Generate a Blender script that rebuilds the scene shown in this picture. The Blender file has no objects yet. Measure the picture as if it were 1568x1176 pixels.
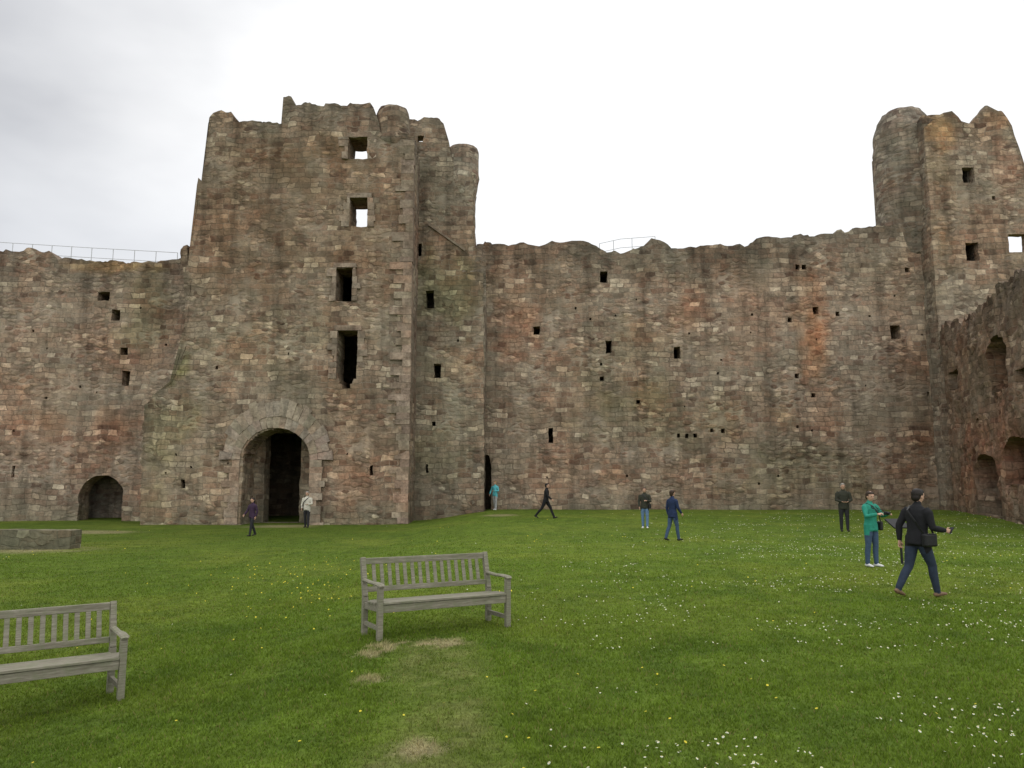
import bpy, math, random
import numpy as np
from mathutils import Vector, noise as mnoise
random.seed(7); rng=np.random.default_rng(7)
scene=bpy.context.scene
scene.view_settings.view_transform='Standard'; scene.view_settings.look='None'; scene.view_settings.exposure=0
# ------------------------------------------------ survey helpers
F=1200.0; PT=math.atan(157/1200); CAM=(0.0,0.0,1.7)
cP,sP=math.cos(PT),math.sin(PT)
def ray(px,py):
    u=(px-784)/F; v=(588-py)/F
    return (u, cP-v*sP, sP+v*cP)
def sstep(t):
    t=np.clip(t,0,1); return t*t*(3-2*t)
def gz(x,y):
    x=np.asarray(x,float); y=np.asarray(y,float)
    z=-0.38*sstep((-x-0.8)/4.6)*sstep((60-np.abs(y))/20)
    z=z+0.33*sstep((y-28)/19)*sstep((x+8)/8)
    z=z+0.02*np.sin(x*0.7+1.3)*np.sin(y*0.45)
    return z
def ghit(px,py):
    d=ray(px,py); lo,hi=1.0,120.0
    for _ in range(50):
        s=(lo+hi)/2; z=CAM[2]+s*d[2]
        if z>float(gz(s*d[0],s*d[1])): lo=s
        else: hi=s
    return Vector((s*d[0],s*d[1],float(gz(s*d[0],s*d[1]))))
def at_depth(px,py,Y):
    d=ray(px,py); s=Y/d[1]; return Vector((s*d[0],Y,CAM[2]+s*d[2]))
class Plane:
    def __init__(s,A,B):
        s.A=Vector(A); s.B=Vector(B); s.L=(s.B-s.A).length; s.t=(s.B-s.A)/s.L; s.n=Vector((s.t.y,-s.t.x))
    def uz(s,px,py):
        d=ray(px,py); k=(s.A.x*s.n.x+s.A.y*s.n.y)/(d[0]*s.n.x+d[1]*s.n.y)
        p=Vector((k*d[0],k*d[1])); return ((p-s.A).dot(s.t), CAM[2]+k*d[2])
def empty(name,loc=(0,0,0)):
    e=bpy.data.objects.new(name,None); e.location=loc; scene.collection.objects.link(e); return e
def link(o,parent=None):
    scene.collection.objects.link(o)
    if parent: o.parent=parent
    return o
_P=rng.random((256,256))
def vn(x,y,sc=1.0,off=0):
    x=np.asarray(x)*sc+off*17.3; y=np.asarray(y)*sc+off*7.7
    xi=np.floor(x).astype(int); yi=np.floor(y).astype(int); fx=x-xi; fy=y-yi
    fx=fx*fx*(3-2*fx); fy=fy*fy*(3-2*fy)
    g=lambda a,b:_P[a%256,b%256]
    return (g(xi,yi)*(1-fx)+g(xi+1,yi)*fx)*(1-fy)+(g(xi,yi+1)*(1-fx)+g(xi+1,yi+1)*fx)*fy
def fbm(x,y,sc=1.0,off=0):
    return (vn(x,y,sc,off)+.5*vn(x,y,sc*2.1,off+1)+.25*vn(x,y,sc*4.3,off+2))/1.75
# ------------------------------------------------ materials
def newmat(name):
    m=bpy.data.materials.new(name); m.use_nodes=True
    nt=m.node_tree; b=nt.nodes['Principled BSDF']; return m,nt,b
def ramp(nt,fac,stops,interp='LINEAR'):
    r=nt.nodes.new('ShaderNodeValToRGB'); cr=r.color_ramp; cr.interpolation=interp
    while len(cr.elements)<len(stops): cr.elements.new(0.5)
    for e,(p,c) in zip(cr.elements,stops):
        e.position=p; e.color=(c,c,c,1) if isinstance(c,(int,float)) else (*c,1)
    if fac is not None: nt.links.new(fac,r.inputs[0])
    return r.outputs[0]
def mixc(nt,f,a,b,mode='MIX'):
    m=nt.nodes.new('ShaderNodeMix'); m.data_type='RGBA'; m.blend_type=mode
    for i,v in ((0,f),(6,a),(7,b)):
        if hasattr(v,'is_linked') or hasattr(v,'links'): nt.links.new(v,m.inputs[i])
        elif isinstance(v,(int,float)): m.inputs[i].default_value=v if i==0 else (v,v,v,1)
        else: m.inputs[i].default_value=(*v,1)
    return m.outputs[2]
def noise(nt,vec,scale,detail=3,rough=.55):
    n=nt.nodes.new('ShaderNodeTexNoise'); n.inputs['Scale'].default_value=scale
    n.inputs['Detail'].default_value=detail; n.inputs['Roughness'].default_value=rough
    if vec is not None: nt.links.new(vec,n.inputs['Vector'])
    return n
def math_(nt,op,a,b=None):
    m=nt.nodes.new('ShaderNodeMath'); m.operation=op
    for i,v in ((0,a),(1,b)):
        if v is None: continue
        if isinstance(v,(int,float)): m.inputs[i].default_value=v
        else: nt.links.new(v,m.inputs[i])
    return m.outputs[0]
def vmath(nt,op,a,b):
    m=nt.nodes.new('ShaderNodeVectorMath'); m.operation=op
    for i,v in ((0,a),(1,b)):
        if isinstance(v,tuple): m.inputs[i].default_value=v
        else: nt.links.new(v,m.inputs[i])
    return m.outputs[0]
def stone_material(name,dressed=False):
    m,nt,b=newmat(name); L=nt.links
    uv=nt.nodes.new('ShaderNodeUVMap'); uv.uv_map='UVMap'; uvo=uv.outputs[0]
    d1=noise(nt,uvo,0.7,1); d2=noise(nt,uvo,4.0,1)
    o1=vmath(nt,'MULTIPLY',vmath(nt,'SUBTRACT',d1.outputs['Color'],(.5,.5,.5)),(.5,.42,0))
    o2=vmath(nt,'MULTIPLY',vmath(nt,'SUBTRACT',d2.outputs['Color'],(.5,.5,.5)),(.16,.10,0))
    v=vmath(nt,'ADD',vmath(nt,'ADD',uvo,o1),o2)
    def brick(w,h,off):
        t=nt.nodes.new('ShaderNodeTexBrick'); L.new(vmath(nt,'ADD',v,(off,off*.7,0)),t.inputs['Vector'])
        t.inputs['Scale'].default_value=1; t.inputs['Brick Width'].default_value=w; t.inputs['Row Height'].default_value=h
        t.inputs['Mortar Size'].default_value=.022; t.inputs['Mortar Smooth'].default_value=.5
        t.inputs['Color1'].default_value=(0,0,0,1); t.inputs['Color2'].default_value=(1,1,1,1); t.inputs['Mortar'].default_value=(.5,.5,.5,1)
        t.offset=.43; t.squash=.7; t.squash_frequency=3
        return t
    A=brick(.66,.31,0)
    vo=nt.nodes.new('ShaderNodeTexVoronoi'); vo.inputs['Scale'].default_value=1; vv=vmath(nt,'MULTIPLY',v,(2.1,4.6,1)); L.new(vv,vo.inputs['Vector']); vo.inputs['Randomness'].default_value=.7
    sepc=nt.nodes.new('ShaderNodeSeparateColor'); L.new(vo.outputs['Color'],sepc.inputs[0])
    vfac=ramp(nt,vo.outputs['Distance'],[(.42,0),(.62,1)])
    sel=ramp(nt,noise(nt,uvo,.45,2).outputs['Fac'],[(.50,0),(.56,1)])
    val=mixc(nt,sel,A.outputs['Color'],sepc.outputs[0])
    fac=mixc(nt,sel,A.outputs['Fac'],vfac)
    if dressed:
        stones=noise(nt,uvo,1.2,1).outputs['Fac']
        base=ramp(nt,stones,[(.3,(.26,.215,.175)),(.5,(.33,.28,.23)),(.7,(.39,.34,.285))])
    else:
        base=ramp(nt,val,[(0,(.135,.10,.08)),(.2,(.25,.185,.145)),(.42,(.31,.25,.195)),(.6,(.22,.19,.155)),(.82,(.34,.28,.22)),(1,(.52,.46,.37))])
    fine=noise(nt,uvo,6,4,.7).outputs['Fac']
    base=mixc(nt,1.0,base,ramp(nt,fine,[(.3,.60),(.5,.98),(.72,1.3)]),'MULTIPLY')
    mid=ramp(nt,noise(nt,vmath(nt,'ADD',uvo,(61,5,0)),1.4,3,.65).outputs['Fac'],[(.35,.76),(.5,1.0),(.66,1.2)])
    base=mixc(nt,1.0,base,mid,'MULTIPLY')
    red=ramp(nt,noise(nt,vmath(nt,'ADD',uvo,(11,5,0)),.22,4,.65).outputs['Fac'],[(.47,0),(.64,.5)])
    base=mixc(nt,red,base,mixc(nt,1.0,base,(1.15,.80,.66),'MULTIPLY'))
    gry=ramp(nt,noise(nt,vmath(nt,'ADD',uvo,(31,15,0)),.3,4,.65).outputs['Fac'],[(.46,0),(.64,.5)])
    base=mixc(nt,gry,base,(.235,.222,.175))
    pale=ramp(nt,noise(nt,vmath(nt,'ADD',uvo,(3,45,0)),1.3,5,.75).outputs['Fac'],[(.58,0),(.72,.55)])
    base=mixc(nt,pale,base,(.42,.385,.32))
    if not dressed:
        lo=noise(nt,uvo,.6,2).outputs['Fac']
        mf=math_(nt,'MULTIPLY',fac,ramp(nt,lo,[(.35,.45),(.65,.8)]))
        mc=ramp(nt,lo,[(.42,(.10,.085,.07)),(.6,(.34,.30,.25))])
        base=mixc(nt,mf,base,mc)
    st=noise(nt,vmath(nt,'MULTIPLY',uvo,(1.1,.09,1)),1.0,4,.65)
    base=mixc(nt,1.0,base,ramp(nt,st.outputs['Fac'],[(.34,.62),(.52,.98),(.7,1.1)]),'MULTIPLY')
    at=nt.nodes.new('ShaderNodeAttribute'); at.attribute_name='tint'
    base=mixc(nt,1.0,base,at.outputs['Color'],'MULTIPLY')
    L.new(base,b.inputs['Base Color']); b.inputs['Roughness'].default_value=.95; b.inputs['Specular IOR Level'].default_value=.12
    h=math_(nt,'ADD',math_(nt,'MULTIPLY',fac if not dressed else 0.0,-.9),math_(nt,'MULTIPLY',fine,1.1))
    h=math_(nt,'ADD',h,math_(nt,'MULTIPLY',val,.6))
    bp=nt.nodes.new('ShaderNodeBump'); bp.inputs['Strength'].default_value=.75; bp.inputs['Distance'].default_value=.045
    L.new(h,bp.inputs['Height']); L.new(bp.outputs[0],b.inputs['Normal'])
    return m
STONE=stone_material('sandstone_rubble'); DRESS=stone_material('dressed_sandstone',True)
def simple(name,col,rough=.8,var=.25,scale=25,bump=0.0,stretch=(1,1,1),metal=0):
    m,nt,b=newmat(name)
    tc=nt.nodes.new('ShaderNodeTexCoord'); v=vmath(nt,'MULTIPLY',tc.outputs['Object'],stretch)
    n=noise(nt,v,scale,3,.65).outputs['Fac']
    c=ramp(nt,n,[(.3,tuple(x*(1-var) for x in col)),(.7,tuple(min(1,x*(1+var)) for x in col))])
    nt.links.new(c,b.inputs['Base Color']); b.inputs['Roughness'].default_value=rough; b.inputs['Metallic'].default_value=metal
    b.inputs['Specular IOR Level'].default_value=.25
    if bump:
        bp=nt.nodes.new('ShaderNodeBump'); bp.inputs['Strength'].default_value=.6; bp.inputs['Distance'].default_value=bump
        nt.links.new(n,bp.inputs['Height']); nt.links.new(bp.outputs[0],b.inputs['Normal'])
    return m
# ------------------------------------------------ mesh assembly
def mesh_from(name,verts,faces,uvs=None,tint=None,mats=(),smooth=None,parent=None,mi=None):
    me=bpy.data.meshes.new(name); me.from_pydata([tuple(v) for v in verts],[],faces)
    if uvs is not None:
        ul=me.uv_layers.new(name='UVMap'); ul.data.foreach_set('uv',np.array(uvs,dtype=np.float32).ravel())
    if tint is not None:
        ca=me.color_attributes.new('tint','FLOAT_COLOR','POINT')
        t=np.ones((len(verts),4),np.float32); t[:,:3]=np.array(tint)[:,:3]; ca.data.foreach_set('color',t.ravel())
    for m in mats: me.materials.append(m)
    if smooth is not None: me.polygons.foreach_set('use_smooth',np.array(smooth,dtype=bool))
    if mi is not None: me.polygons.foreach_set('material_index',np.array(mi,dtype=np.int32))
    me.update(); o=bpy.data.objects.new(name,me); link(o,parent); return o
def merge_coords(base,special,tol):
    out=sorted(set(special)); keep=[]
    for s in out:
        if not keep or s-keep[-1]>.02: keep.append(s)
    for b in base:
        if all(abs(b-s)>tol for s in keep): keep.append(b)
    return sorted(keep)
def wall(name,pl,thick,top,left=None,right=None,holes=(),arches=(),z0=-.7,cell=.25,blobs=(),base=(1,1,1),jag=.14,topdark=.3,parent=None,rough=1.0,putlogs=0,world_pts=False):
    cv=(lambda p:p) if world_pts else (lambda p:pl.uz(*p))
    T=sorted(cv(p) for p in top); tu=[p[0] for p in T]; tz=[p[1] for p in T]
    Lp=sorted(((cv(p)[1],cv(p)[0]) for p in left)) if left else [(0,0)]
    Rp=sorted(((cv(p)[1],cv(p)[0]) for p in right)) if right else [(0,pl.L)]
    fl=lambda z:np.interp(z,[a for a,_ in Lp],[b for _,b in Lp])
    fr=lambda z:np.interp(z,[a for a,_ in Rp],[b for _,b in Rp])
    u0=min(b for _,b in Lp); u1=max(b for _,b in Rp); zmax=max(tz)+jag
    jr=np.random.default_rng(len(name)*37)
    J=jr.random(4000)-.5
    def ftop(u):
        z=np.interp(u,tu,tz); k=int((u-u0)/.45); k2=int((u-u0)/1.7)
        return z+J[k%4000]*2*jag*.8+J[(k2*7+13)%4000]*jag*.8+ (J[int((u-u0)/.2+99)%4000])*jag*.5
    H=[]; su=[];sz=[]
    for h in holes:
        a=cv((h[0],h[3])); b=cv((h[2],h[1])); H.append((a[0],b[0],a[1],b[1]))
    if putlogs:
        for _ in range(putlogs):
            u=u0+1+jr.random()*(u1-u0-2); z=1.5+jr.random()*(min(tz)-3.5); s=.08+.07*jr.random()
            if all(not(h[0]-.6<u<h[1]+.6 and h[2]-.6<z<h[3]+.6) for h in H): H.append((u,u+s,z,z+s*1.1))
    for h in H: su+=[h[0],h[1]]; sz+=[h[2],h[3]]
    AR=[]
    for (x0,x1,yt,ys,yb) in arches:
        a=cv((x0,yb)); b=cv((x1,yb)); s=cv(((x0+x1)/2,ys)); t=cv(((x0+x1)/2,yt))
        AR.append((a[0],b[0],a[1]-.6,s[1],t[1])); 
        su+=list(np.linspace(a[0],b[0],int((b[0]-a[0])/.13)+3)); sz+=list(np.linspace(s[1],t[1],int((t[1]-s[1])/.13)+3))
    ul=merge_coords(list(np.arange(u0,u1,cell))+[u1],su,cell*.35); ul=[u for u in ul if u0-1e-6<=u<=u1+1e-6]
    zl=merge_coords(list(np.arange(z0,zmax+cell,cell)),sz,cell*.35)
    nu,nz=len(ul),len(zl); U=np.zeros((nu,nz)); Z=np.zeros((nu,nz))
    for i,u in enumerate(ul):
        tp=ftop(u)
        for j,z in enumerate(zl):
            zz=min(z,tp); Z[i,j]=zz; U[i,j]=min(max(u,fl(zz)+J[(j*3)%4000]*jag*1.0*(left is not None)),fr(zz)+J[(j*5+77)%4000]*jag*.6*(right is not None))
    for (a0,a1,zb,zs,zt) in AR:
        c=(a0+a1)/2; ra=(a1-a0)/2; rb=zt-zs
        for i in range(nu):
            for j in range(nz):
                if Z[i,j]>=zs-.01 and a0-.2<U[i,j]<a1+.2:
                    r=math.hypot((U[i,j]-c)/ra,(Z[i,j]-zs)/rb)
                    if r>0 and abs(r-1)<.075/min(ra,rb)*1.0:
                        U[i,j]=c+(U[i,j]-c)/r; Z[i,j]=zs+(Z[i,j]-zs)/r
    ex=np.zeros((nu-1,nz-1),bool)
    for i in range(nu-1):
        for j in range(nz-1):
            q=[(U[i,j],Z[i,j]),(U[i+1,j],Z[i+1,j]),(U[i+1,j+1],Z[i+1,j+1]),(U[i,j+1],Z[i,j+1])]
            ar=sum(q[k][0]*q[(k+1)%4][1]-q[(k+1)%4][0]*q[k][1] for k in range(4))/2
            if ar<4e-4: continue
            cu=sum(p[0] for p in q)/4; cz=sum(p[1] for p in q)/4; ok=True
            for h in H:
                if h[0]<cu<h[1] and h[2]<cz<h[3]: ok=False
            for (a0,a1,zb,zs,zt) in AR:
                if a0<cu<a1 and zb<cz<=zs: ok=False
                elif cz>zs and math.hypot((cu-(a0+a1)/2)/((a1-a0)/2),(cz-zs)/(zt-zs))<.985: ok=False
            ex[i,j]=ok
    BL=[]
    for (px,py,rx,ry,col,stg) in blobs:
        c=cv((px,py)); e=cv((px+rx,py)); f=cv((px,py-ry)); BL.append((c[0],c[1],abs(e[0]-c[0])+.01,abs(f[1]-c[1])+.01,col,stg))
    base=np.array(base)
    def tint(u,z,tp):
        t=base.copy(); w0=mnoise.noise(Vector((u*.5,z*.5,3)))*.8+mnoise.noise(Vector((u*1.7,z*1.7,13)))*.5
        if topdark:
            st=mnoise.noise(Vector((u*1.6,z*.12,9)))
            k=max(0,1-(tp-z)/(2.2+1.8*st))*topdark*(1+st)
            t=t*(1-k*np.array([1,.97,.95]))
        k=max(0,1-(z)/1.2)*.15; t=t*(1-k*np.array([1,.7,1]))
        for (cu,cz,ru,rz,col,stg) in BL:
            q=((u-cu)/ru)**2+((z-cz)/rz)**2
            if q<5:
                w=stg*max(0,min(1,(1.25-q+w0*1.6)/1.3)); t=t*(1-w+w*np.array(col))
        return t
    A,t,n=pl.A,pl.t,pl.n
    V=[];Tn=[]
    FV=np.zeros((nu,nz,3)); BV=np.zeros((nu,nz,3)); TT=np.ones((nu,nz,3))
    for i in range(nu):
        tp=np.interp(ul[i],tu,tz)
        for j in range(nz):
            u,z=U[i,j],Z[i,j]; p=Vector((u,z,len(name)))
            du=mnoise.noise(p*2.7)*.06*rough; dz=mnoise.noise(p*2.7+Vector((50,0,0)))*.05*rough
            dn=(mnoise.noise(p*.35)*.10+mnoise.noise(p*.9)*.05+mnoise.noise(p*2.9+Vector((0,9,0)))*.06)*rough
            FV[i,j]=(A.x+t.x*(u+du)+n.x*dn,A.y+t.y*(u+du)+n.y*dn,z+dz)
            BV[i,j]=(A.x+t.x*(u+du)-n.x*thick,A.y+t.y*(u+du)-n.y*thick,z+dz)
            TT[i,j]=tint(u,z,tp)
    faces=[];uvs=[];sm=[]
    fi={}; bi={}
    def gv(d,arr,i,j):
        if (i,j) not in d: d[(i,j)]=len(V); V.append(arr[i,j]); Tn.append(TT[i,j])
        return d[(i,j)]
    for i in range(nu-1):
        for j in range(nz-1):
            if not ex[i,j]: continue
            c=[(i,j),(i+1,j),(i+1,j+1),(i,j+1)]
            faces.append([gv(fi,FV,*k) for k in c]); uvs+=[(U[k],Z[k]) for k in c]; sm.append(True)
            c=c[::-1]; faces.append([gv(bi,BV,*k) for k in c]); uvs+=[(U[k]+7,Z[k]) for k in c]; sm.append(True)
            def side(k1,k2,hor):
                b=len(V)
                for arr,k in ((FV,k1),(FV,k2),(BV,k2),(BV,k1)): V.append(arr[k]); Tn.append(TT[k])
                faces.append([b+1,b,b+3,b+2]); sm.append(False)
                for (k,d) in ((k2,0),(k1,0),(k1,thick),(k2,thick)):
                    uvs.append((U[k],Z[k]+d) if hor else (U[k]+d,Z[k]))
            if j==0 or not ex[i,j-1]: side((i,j),(i+1,j),True)
            if j==nz-2 or not ex[i,j+1]: side((i+1,j+1),(i,j+1),True)
            if i==0 or not ex[i-1,j]: side((i,j+1),(i,j),False)
            if i==nu-2 or not ex[i+1,j]: side((i+1,j),(i+1,j+1),False)
    return mesh_from(name,V,faces,uvs,Tn,[STONE],sm,parent)
def slab(name,pl,u0,u1,d0,d1,z0,z1,parent,mat=None,tint=(.8,.8,.8)):
    V=[];f=[];uv=[]
    def P(u,d,z): return (pl.A.x+pl.t.x*u-pl.n.x*d,pl.A.y+pl.t.y*u-pl.n.y*d,z)
    Q=[(u0,d0,z0),(u1,d0,z0),(u1,d1,z0),(u0,d1,z0),(u0,d0,z1),(u1,d0,z1),(u1,d1,z1),(u0,d1,z1)]
    for fc,ax in (((0,1,5,4),(0,2)),((1,2,6,5),(1,2)),((2,3,7,6),(0,2)),((3,0,4,7),(1,2)),((4,5,6,7),(0,1)),((3,2,1,0),(0,1))):
        b=len(V); 
        for k in fc: V.append(P(*Q[k])); uv.append((Q[k][ax[0]],Q[k][ax[1]]))
        f.append([b,b+1,b+2,b+3])
    return mesh_from(name,V,f,uv,[tint]*len(V),[mat or STONE],None,parent)
def round_tower(name,c,prof,top_jag,parent,tint=(1,1,1),seg=56,step=.22,well=1.2,wob=.05):
    zs=[p[0] for p in prof]; rs=[p[1] for p in prof]; zl=list(np.arange(zs[0],zs[-1],step))+[zs[-1]]
    V=[];f=[];uv=[];sm=[];T=[]
    J=np.random.default_rng(len(name)+int(abs(c[0])*10)).random(seg)
    nj=len(zl)
    for j,z in enumerate(zl):
        for i in range(seg):
            a=2*math.pi*i/seg; r=np.interp(z,zs,rs); 
            p=Vector((math.cos(a)*2,math.sin(a)*2,z))
            r+=mnoise.noise(p*1.5)*wob; zz=z
            if j>=nj-1: zz=z-top_jag*J[(i//2)*2%seg]-top_jag*.8*abs(mnoise.noise(p*.6))
            V.append((c[0]+r*math.cos(a),c[1]+r*math.sin(a),zz)); k=.75+.25*min(1,(zs[-1]-z)/1.5); T.append([q*k for q in tint])
    r0=np.mean(rs)
    for j in range(nj-1):
        for i in range(seg):
            i2=(i+1)%seg; f.append([j*seg+i,j*seg+i2,(j+1)*seg+i2,(j+1)*seg+i]); sm.append(True)
            for (ii,jj) in ((i,j),(i+1,j),(i+1,j+1),(i,j+1)): uv.append((2*math.pi*r0*ii/seg,zl[jj]))
    b=len(V); rt=rs[-1]
    for i in range(seg):
        a=2*math.pi*i/seg; z=V[(nj-1)*seg+i][2]; V.append((c[0]+.6*rt*math.cos(a),c[1]+.6*rt*math.sin(a),z-.03)); T.append(tint)
    for i in range(seg):
        a=2*math.pi*i/seg; V.append((c[0]+.6*rt*math.cos(a),c[1]+.6*rt*math.sin(a),zs[-1]-well)); T.append(tint)
    for i in range(seg):
        i2=(i+1)%seg
        f.append([(nj-1)*seg+i,(nj-1)*seg+i2,b+i2,b+i]); uv+=[(i*.1,0),(i*.1+.1,0),(i*.1+.1,.5),(i*.1,.5)]; sm.append(False)
        f.append([b+i,b+i2,b+seg+i2,b+seg+i]); uv+=[(i*.1,0),(i*.1+.1,0),(i*.1+.1,.5),(i*.1,.5)]; sm.append(False)
    f.append([b+seg+i for i in range(seg)]); uv+=[(V[b+seg+i][0],V[b+seg+i][1]) for i in range(seg)]; sm.append(False)
    f.append([i for i in range(seg)][::-1]); uv+=[(V[i][0],V[i][1]) for i in range(seg)][::-1]; sm.append(False)
    return mesh_from(name,V,f,uv,T,[STONE],sm,parent)
def prism(V,f,uv,T,quad,pl,d0,d1,tint):
    b=len(V); quad=[(u+random.uniform(-.02,.02),z+random.uniform(-.02,.02)) for u,z in quad]
    for d in (d0,d1):
        for (u,z) in quad:
            V.append((pl.A.x+pl.t.x*u-pl.n.x*(d+(random.uniform(-.02,.02) if d<0 else 0)),pl.A.y+pl.t.y*u-pl.n.y*d,z)); T.append(tint)
    f.append([b,b+1,b+2,b+3]); uv+=[(u+tint[0]*30,z) for u,z in quad]
    for k in range(4):
        k2=(k+1)%4; f.append([b+k2,b+k,b+4+k,b+4+k2]); uv+=[(0,0),(.3,0),(.3,.3),(0,.3)]
RED=(1.12,.88,.78); PALE=(1.35,1.33,1.25); DARK=(.66,.66,.66); OCH=(1.3,1.02,.66); RUST=(1.35,.90,.62)
# ------------------------------------------------ WEST CURTAIN WALL
castle=empty('curtain_wall')
plL=Plane((at_depth(-560,700,45.4).x,45.4),(at_depth(300,700,46.6).x,46.6))
wall('west_wall_face',plL,1.3,[(-560,372),(-300,380),(-100,378),(0,382),(18,386),(45,378),(72,384),(86,395),(120,398),(200,402),(262,400),(300,392)],
 holes=[(149,447,168,460),(170,474,184,491),(184,532,195,543),(186,568,199,590),(17,713,23,731),(50,505,54,509),(120,590,124,594)],
 arches=[(117,186,728,758,806),(-330,-250,690,735,806)],
 blobs=[(60,520,120,25,(1.2,1.08,1.02),.6),(60,600,110,60,(1.1,1.0,.94),.6),(110,680,130,40,(1.02,.84,.77),.6),(215,480,50,80,(.75,.82,.68),.7),(190,408,80,10,OCH,.7),(60,440,110,30,DARK,.3),(40,760,80,30,(.8,.8,.78),.6),(140,640,90,20,RED,.5)],
 base=(1.05,.98,.93),topdark=.28,parent=castle,putlogs=20)
zt=plL.uz(200,402)[1]
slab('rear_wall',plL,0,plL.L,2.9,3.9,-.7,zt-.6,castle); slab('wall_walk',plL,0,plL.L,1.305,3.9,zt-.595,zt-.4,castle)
# ------------------------------------------------ MID TOWER
tower=empty('gatehouse_tower')
xl=at_depth(215,800,43).x; xr=at_depth(627,600,43).x
plT=Plane((xl,43),(xr,43))
wall('tower_front',plT,1.9,
 [(213,640),(219,622),(250,588),(283,520),(292,430),(276,384),(290,366),(303,346),(303,240),(304,214),(316,182),(330,171),(358,168),(362,186),(398,189),(431,188),(433,149),(446,148),(450,160),(500,161),(540,163),(570,161),(577,168),(581,202),(600,206),(627,206)],
 left=[(213,830),(215,760),(217,700),(219,640),(222,616),(262,585),(286,540),(289,480),(292,430),(277,400),(274,384),(290,366),(306,345),(303,300),(301,250),(303,214),(314,182),(318,160)],
 holes=[(533,210,563,243),(535,303,563,347),(514,410,540,461),(515,506,548,580),(519,577,541,588),(523,585,537,596),(277,734,284,748),(566,712,571,727),(330,560,334,565),(440,540,443,544)],
 arches=[(368,475,655,704,800)],
 blobs=[(430,340,210,130,(.76,.69,.63),.9),(400,240,190,60,(.80,.77,.72),.7),(430,175,200,18,DARK,.5),(400,520,180,45,(1.0,1.03,.97),.8),(255,640,45,90,(.82,.9,.72),.7),
   (300,720,80,60,(1.2,1.17,1.1),.8),(240,770,30,60,(1.32,1.29,1.2),.7),(560,690,70,90,(1.12,.98,.9),.6),(545,740,70,40,(1.12,.92,.84),.6),(420,640,120,30,(1.05,1,.95),.6),(258,570,30,45,(.7,.8,.52),.8),(530,325,25,40,PALE,.3),(560,440,30,110,(1.1,.96,.87),.5),(470,590,60,30,(.8,.8,.75),.5),(390,560,90,30,(1.0,.94,.88),.5)],
 base=(.98,.93,.86),topdark=.25,parent=tower,putlogs=12,rough=1.3,jag=.16)
V=[];f=[];uv=[];T=[]
cx,cy=plT.uz(421.5,704); ex_=plT.uz(475,704)[0]-cx; ez=plT.uz(421,655)[1]-cy; ox=plT.uz(507,704)[0]-cx; oz=plT.uz(421,612)[1]-cy
def el(a,k):
    rx=ex_+(ox-ex_)*k; rz=ez+(oz-ez)*k
    return (cx+rx*math.cos(a),cy+rz*math.sin(a))
for ring,(k0,k1,n_,pr) in enumerate(((.0,.40,19,.09),(.40,1.0,21,.10))):
    for i in range(n_):
        a0=math.pi*i/n_; a1=math.pi*(i+1)/n_; kk=k1+random.uniform(-.2,.12) if ring else k1
        g=random.uniform(.8,1.15); tn=(g,g*random.uniform(.93,1.0),g*random.uniform(.86,.97))
        prism(V,f,uv,T,[el(a0,k0),el(a0,kk),el(a1,kk),el(a1,k0)],plT,-pr-random.uniform(0,.05),.4,tn)
for side in (-1,1):
    z=cy-.02; k=0
    while z>-.55:
        h=random.uniform(.3,.45); w=(.85 if k%2 else .6)*random.uniform(.7,1.2)
        x0=cx+side*ex_; x1=x0+side*w; lo,hi=min(x0,x1),max(x0,x1)
        g=random.uniform(.8,1.15); prism(V,f,uv,T,[(lo,z-h),(hi,z-h),(hi,z),(lo,z)],plT,-.09-random.uniform(0,.03),.4,(g,g*.97,g*.92)); z-=h; k+=1
z=-.3;k=0;zt_=plT.uz(620,215)[1]
while z<zt_:
    h=random.uniform(.3,.52); w=(.85 if k%2 else .5)*random.uniform(.7,1.5)
    up=min(1,max(0,(z-12)/3)); g=random.uniform(.82,1.05)*(1-.2*up)
    prism(V,f,uv,T,[(plT.L-w,z),(plT.L+.04,z),(plT.L+.04,z+h),(plT.L-w,z+h)],plT,-.055-random.uniform(0,.04),.5,(g,g*random.uniform(.88,.95),g*.85)); z+=h;k+=1
for (x0,y0,x1,y1) in [(533,210,563,243),(535,303,563,347),(514,410,540,461),(515,506,548,580)]:
    ua,za=plT.uz(x0,y1); ub,zb=plT.uz(x1,y0); z=za;k=0
    while z<zb-.1:
        h=min(random.uniform(.3,.42),zb-z)
        for s in (-1,1):
            w=random.uniform(.12,.6); lo,hi=(ua-w,ua-.01) if s<0 else (ub+.01,ub+w)
            g=random.uniform(.68,1.0); prism(V,f,uv,T,[(lo,z),(hi,z),(hi,z+h),(lo,z+h)],plT,-.045-random.uniform(0,.03),.3,(g,g*.93,g*.87))
        z+=h
    g=.8; prism(V,f,uv,T,[(ua-.2,zb+.01),(ub+.22,zb+.01),(ub+.2,zb+.28),(ua-.17,zb+.28)],plT,-.06,.4,(g,g*.93,g*.88))
mesh_from('dressed_stonework',V,f,uv,T,[DRESS],None,tower)
plG=Plane((xl,44.95),(xr,44.95))
wall('inner_gate_wall',plG,1.0,[(100,600),(700,600)],holes=[(402,662,462,800)],parent=tower,topdark=0,base=(.8,.78,.72))
zf=plT.uz(540,352)[1]
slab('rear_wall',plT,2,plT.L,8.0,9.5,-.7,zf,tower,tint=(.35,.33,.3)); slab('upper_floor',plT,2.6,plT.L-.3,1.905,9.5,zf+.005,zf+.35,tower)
plS=Plane((xr,43.05),(xr,52)); zt=plT.uz(620,210)[1]
slab('west_side_wall',plT,3.4,4.4,1.91,9.5,-.7,plT.uz(330,260)[1],tower); slab('lower_west_side',plT,.2,1.2,1.91,7,-.7,plT.uz(330,600)[1],tower)
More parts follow.
